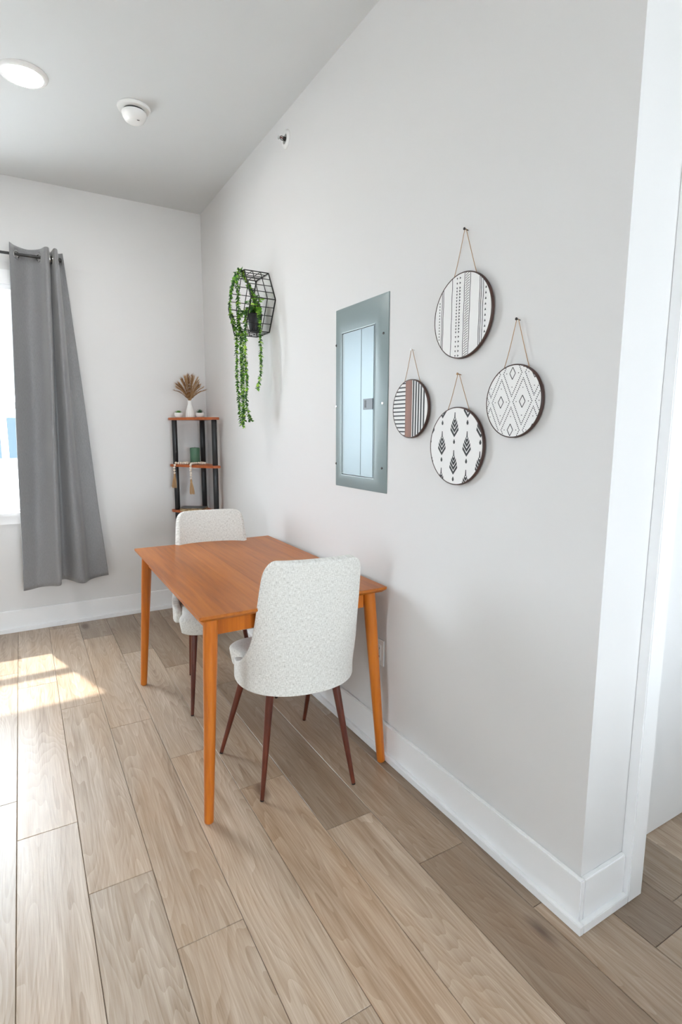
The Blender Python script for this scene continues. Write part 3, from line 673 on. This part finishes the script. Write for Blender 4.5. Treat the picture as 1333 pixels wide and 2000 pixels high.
def vine(pts, leaf=0.023, step=0.0034, seed=0):
    rnd = random.Random(seed); o0 = Vector((-0.066, -1.205, zb)); pts = spline([Vector(p)-o0 for p in pts], 420)
    st = MB().tube(pts[::10]+[pts[-1]], 0.0013, 5).build('vine', M_stem, t, smooth=True)
    bs = [MB(), MB(), MB()]; acc = 0; ang = rnd.random()*6
    for i in range(1, len(pts)):
        d = pts[i]-pts[i-1]; acc += d.length
        while acc > step:
            acc -= step; ang += 2.4+rnd.uniform(-1.1, 1.1); tg = d.normalized()
            a = tg.orthogonal().normalized(); b2 = tg.cross(a); side = a*math.cos(ang)+b2*math.sin(ang)
            dr_ = (side*0.62 + tg*0.55).normalized(); wd = dr_.cross(tg); wd = wd.normalized() if wd.length > 1e-4 else a
            up = wd.cross(dr_).normalized(); l_ = leaf*rnd.uniform(0.55, 1.15); p = pts[i]; w = l_*0.40
            k = 0 if rnd.random() < 0.55 else (1 if rnd.random() < 0.72 else 2)
            m1 = p+dr_*l_*0.45
            bs[k].add([p, m1+wd*w+up*0.0015, p+dr_*l_-up*0.002, m1-wd*w+up*0.0015, m1-up*0.001], [(0, 1, 4), (1, 2, 4), (2, 3, 4), (3, 0, 4)])
    for k, b in enumerate(bs):
        if b.v: o = b.build('leaves', M_leaf[k], st); o['kind'] = 'stuff'
pot_top = (-0.066, -1.205, zb+0.088)
A = [(-0.165, -1.20, 2.208), (-0.165, -1.143, 2.175), (-0.165, -1.096, 2.12), (-0.165, -1.08, 2.04), (-0.165, -1.127, 1.963), (-0.165, -1.169, 1.9), (-0.165, -1.173, 1.783), (-0.165, -1.171, 1.635), (-0.165, -1.192, 1.509), (-0.165, -1.213, 1.394)]
D = [pot_top, (-0.075, -1.235, 2.04), (-0.085, -1.235, 2.10), (-0.10, -1.215, 2.150), (-0.125, -1.21, 2.190), (-0.150, -1.22, 2.222)]
vine(D + A, seed=1)
Bv = [(-0.155, -1.208, 2.205), (-0.155, -1.174, 2.180), (-0.155, -1.186, 2.116), (-0.155, -1.188, 2.04), (-0.155, -1.184, 1.976), (-0.155, -1.199, 1.899), (-0.155, -1.212, 1.78), (-0.155, -1.21, 1.632), (-0.155, -1.218, 1.508), (-0.155, -1.226, 1.38)]
vine([pot_top, (-0.07, -1.225, 2.05), (-0.092, -1.218, 2.12), (-0.11, -1.205, 2.17), (-0.14, -1.215, 2.224)] + Bv, seed=2)
vine([pot_top, (-0.09, -1.17, 2.03), (-0.125, -1.17, 2.01), (-0.15, -1.185, 1.97), (-0.15, -1.199, 1.924), (-0.15, -1.228, 1.866), (-0.15, -1.23, 1.778), (-0.15, -1.229, 1.631), (-0.15, -1.221, 1.508), (-0.15, -1.231, 1.42)], seed=3)
vine([pot_top, (-0.09, -1.23, 2.025), (-0.125, -1.255, 2.005), (-0.148, -1.275, 1.96), (-0.147, -1.270, 1.92), (-0.145, -1.263, 1.869), (-0.145, -1.249, 1.776), (-0.145, -1.265, 1.7), (-0.145, -1.266, 1.604), (-0.145, -1.253, 1.507), (-0.145, -1.284, 1.444), (-0.145, -1.314, 1.413)], seed=4)
vine([pot_top, (-0.075, -1.27, 2.03), (-0.09, -1.33, 2.005), (-0.105, -1.365, 1.965), (-0.105, -1.375, 1.911), (-0.105, -1.379, 1.827), (-0.105, -1.377, 1.74), (-0.105, -1.376, 1.673), (-0.105, -1.352, 1.624), (-0.105, -1.324, 1.593)], seed=5)
rr = random.Random(6)
for k in range(7):
    an = k*0.9; e = Vector(pot_top)+Vector((0.035*math.cos(an)-0.012, 0.05*math.sin(an)-0.03, 0.05+0.06*rr.random()))
    vine([pot_top, Vector(pot_top).lerp(e, 0.5)+Vector((0, 0, 0.015)), e], leaf=0.024, step=0.006, seed=20+k)

# ------------------------------------------------------------------ corner shelf
SX, SY = -0.012, -0.032     # inner corner clearance: right wall and baseboard
poly = [(-0.031, -0.031), (-0.296, -0.031), (-0.300, -0.040), (-0.297, -0.078), (-0.268, -0.118), (-0.120, -0.365), (-0.082, -0.408), (-0.040, -0.412), (-0.031, -0.408)]
TZ = [1.452, 1.112, 0.772, 0.432, 0.092]
t = thing('corner_shelf', 'five-tier corner shelf with brown boards and black round posts', 'shelf', (-0.15, -0.15, 0))
for z in TZ:
    b = MB(); P_ = [(x+0.15, y+0.15) for x, y in poly]; b.prism(P_, z-0.018, z)
    b.build('shelf_board', M_shelfw, t, bevel=0.002)
M_post = mat('black_plastic_post', lin(30, 31, 33), 0.35)
zz = [0.0, 0.074] + sum([[z, zn-0.018] for z, zn in zip(TZ[::-1], TZ[::-1][1:])], [])
for px, py in ((-0.262, -0.064), (-0.054, -0.060), (-0.060, -0.375)):
    for z0, z1 in zip(zz[::2], zz[1::2]):
        MB().tube([(px+0.15, py+0.15, z0), (px+0.15, py+0.15, z0+0.003), (px+0.15, py+0.15, z1-0.003), (px+0.15, py+0.15, z1)], [0.0175, 0.019, 0.019, 0.0175], 20).build('post', M_post, t, smooth=True)
ZS = TZ[0]
M_cer = mat('white_ceramic', (0.82, 0.815, 0.80, 1), 0.3)
t = tag(MB().lathe([(0, 0), (0.028, 0), (0.0315, 0.004), (0.0315, 0.02), (0.028, 0.045), (0.020, 0.075), (0.0145, 0.095), (0.0135, 0.110), (0.0155, 0.122), (0.0125, 0.122), (0.011, 0.110), (0.012, 0.09), (0, 0.08)], 48, None, lambda a, z: 1+(0.035*math.cos(a*16) if 0.003 < z < 0.085 else 0)).build('vase', M_cer, loc=(-0.166, -0.150, ZS), smooth=True), 'ribbed white bottle vase on the top shelf', 'vase')
M_pamp = mat('dried_plume', lin(186, 150, 108), 0.95); M_pamp2 = mat('dried_plume_dark', lin(140, 98, 60), 0.95)
t = thing('dried_grass_bunch', 'fanned bunch of brown dried grass in the white vase', 'dried grass', (-0.166, -0.150, ZS+0.075))
rr = random.Random(3)
for k in range(34):
    sp = -1+2*k/33; ax = Vector((sp*0.105 + rr.uniform(-0.01, 0.01), rr.uniform(-0.05, 0.035), 0.215-0.095*abs(sp)**1.5+rr.uniform(-0.015, 0.01)))
    ax.x *= 0.95; base_ = Vector((0, 0, 0.0)); mid = Vector((ax.x*0.10, ax.y*0.08, 0.055))
    pts = spline([base_, mid, mid.lerp(ax, 0.55)+Vector((0, 0, 0.012)), ax], 14)
    b = MB().tube(pts, [0.0009]*14, 4)
    for i in range(5, 14):
        for q_ in range(16):
            d = (pts[i]-pts[i-1]).normalized(); o_ = Vector((rr.uniform(-1, 1), rr.uniform(-1, 1), rr.uniform(-0.6, 0.8)))
            e = pts[i] + d*rr.uniform(0.012, 0.030) + o_*0.011; w = Vector((rr.uniform(-1, 1), rr.uniform(-1, 1), 0)).normalized()*0.0014
            b.add([pts[i]-w, pts[i]+w, e], [(0, 1, 2)])
    b.build('plume', M_pamp if rr.random() < 0.55 else M_pamp2, t)
def succulent(label, x, y, col, kind):
    t = thing('potted_succulent', label, 'plant', (x, y, ZS), 0, 'small succulents on the top shelf')
    MB().lathe([(0, 0), (0.016, 0), (0.021, 0.003), (0.0275, 0.014), (0.0295, 0.026), (0.0285, 0.035), (0.0265, 0.035), (0.0265, 0.030), (0, 0.029)], 32).build('bowl', M_cer, t, smooth=True)
    b = MB(); r2 = random.Random(kind)
    for k in range(26):
        an = k*2.4; q_ = k/25; ln = 0.034*(1-0.35*q_) if kind == 1 else 0.040*(1-0.15*q_); el = 0.35+1.1*q_ if kind == 1 else 0.25+1.2*q_**0.7
        d = Vector((math.cos(an)*math.cos(el), math.sin(an)*math.cos(el), math.sin(el))); s = Vector((-math.sin(an), math.cos(an), 0)); o_ = Vector((0, 0, 0.029)); up = d.cross(s)*-1
        w = 0.0065 if kind == 1 else 0.0038; m_ = o_+d*ln*0.5
        b.add([o_+s*w*0.5, o_-s*w*0.5, m_+s*w, m_-s*w, m_+up*0.003, o_+d*ln], [(0, 2, 4), (1, 4, 3), (0, 4, 1), (2, 5, 4), (3, 4, 5), (0, 1, 3), (0, 3, 2), (2, 3, 5)])
    o = b.build('leaves', mat('succulent_leaf_%d' % kind, col, 0.5), t); o['kind'] = 'stuff'
succulent('bright green succulent in a white bowl left of the vase', -0.240, -0.112, lin(96, 148, 62), 1)
succulent('spiky dark green succulent in a white bowl right of the vase', -0.100, -0.170, lin(50, 84, 58), 2)
M_candle = mat('green_candle_wax', lin(74, 112, 88), 0.4, **{'Subsurface Weight': 0.1})
t = thing('candle', 'dark green pillar candle on the middle shelf', 'candle', (-0.135, -0.130, TZ[1]))
MB().lathe([(0, 0), (0.034, 0), (0.036, 0.003), (0.0362, 0.114), (0.034, 0.120), (0.030, 0.122), (0.020, 0.119), (0, 0.118)], 40).build('wax', M_candle, t, smooth=True)
MB().tube([(0, 0, 0.116), (0.001, 0, 0.127)], 0.0011, 6).build('wick', M_black, t)
# bead garland
M_bead = mat('pale_wood_bead', lin(226, 212, 196), 0.6); M_tas = mat('jute_tassel', lin(186, 152, 112), 0.95)
ZM = TZ[1]; r_b = 0.0092
path = [(-0.287, -0.118, ZM-0.062), (-0.287, -0.118, ZM-0.02), (-0.278, -0.118, ZM+0.0095), (-0.262, -0.118, ZM+0.0095), (-0.24, -0.13, ZM+0.0095), (-0.205, -0.165, ZM+0.0095), (-0.185, -0.120, ZM+0.0095), (-0.20, -0.075, ZM+0.0095), (-0.15, -0.075, ZM+0.0095),
        (-0.095, -0.10, ZM+0.0095), (-0.088, -0.165, ZM+0.0095), (-0.088, -0.225, ZM+0.0095), (-0.115, -0.235, ZM+0.010), (-0.125, -0.185, ZM+0.010), (-0.165, -0.205, ZM+0.010), (-0.195, -0.240, ZM+0.010), (-0.205, -0.258, ZM-0.004), (-0.205, -0.260, ZM-0.04), (-0.205, -0.260, ZM-0.100)]
t = thing('bead_garland', 'pale wooden bead garland with jute tassels draped over the middle shelf', 'garland', (-0.20, -0.15, ZM))
sp = spline([Vector(p)-Vector((-0.20, -0.15, ZM)) for p in path], 900); b = MB(); acc = 1.0; n_b = 0; prof = [(0, -r_b), (r_b*0.7, -r_b*0.7), (r_b, 0), (r_b*0.7, r_b*0.7), (0, r_b)]
for i in range(1, len(sp)):
    acc += (sp[i]-sp[i-1]).length
    if acc >= 2*r_b: acc = 0; b.lathe(prof, 10, Matrix.Translation(sp[i])); n_b += 1
o = b.build('beads', M_bead, t, smooth=True, auto=3.0); o['kind'] = 'stuff'
for e, lean in ((sp[0], -0.006), (sp[-1], 0.004)):
    b = MB(); rr = random.Random(8)
    b.lathe([(0, 0.0), (0.006, -0.004), (0.0075, -0.014), (0.0065, -0.022), (0.0075, -0.028)], 12, Matrix.Translation(e))
    for k in range(60):
        an = rr.uniform(0, 2*PI); r0 = 0.006*math.sqrt(rr.random()); r1 = r0*rr.uniform(2.0, 3.2)+0.001
        p0 = e+Vector((r0*math.cos(an), r0*math.sin(an), -0.02)); p2 = e+Vector((r1*math.cos(an)+lean, r1*math.sin(an), -0.098-rr.uniform(0, 0.014)))
        b.tube([p0, p0.lerp(p2, 0.5)+Vector((r0*math.cos(an)*0.4, r0*math.sin(an)*0.4, 0)), p2], 0.0011, 4)
    b.build('tassel', M_tas, t)
# books lying on the third shelf
for k, (nm, lab, w, d, h, dz, rz, cc) in enumerate((('book', 'brown patterned book lying at the bottom on the shelf behind the far chair', 0.19, 0.135, 0.016, 0, -0.35, lin(150, 112, 66)), ('magazine', 'thin dark grey magazine lying on top of the brown book', 0.175, 0.13, 0.006, 0.016, -0.55, lin(84, 86, 88)))):
    t = thing(nm, lab, 'book', (-0.165, -0.160, TZ[2]+dz), rz)
    mp_ = mat(nm+'_pages', lin(206, 184, 140), 0.8); g = N(mp_); g.l(g.ramp(g.noise(g.coords('Object', (40, 40, 500)), 1.0, 2), [(0.4, lin(120, 84, 46)), (0.6, lin(222, 204, 160))]), g.p.inputs['Base Color'])
    MB().box(-w/2+0.003, w/2-0.003, -d/2+0.003, d/2-0.003, 0.0012, h-0.0012).build('pages', mp_, t)
    mc = mat(nm+'_cover', cc, 0.5)
    MB().box(-w/2, w/2, -d/2, d/2, 0, 0.0012).box(-w/2, w/2, -d/2, d/2, h-0.0012, h).box(-w/2, w/2, d/2-0.0015, d/2, 0.0012, h-0.0012).build('cover', mc, t)
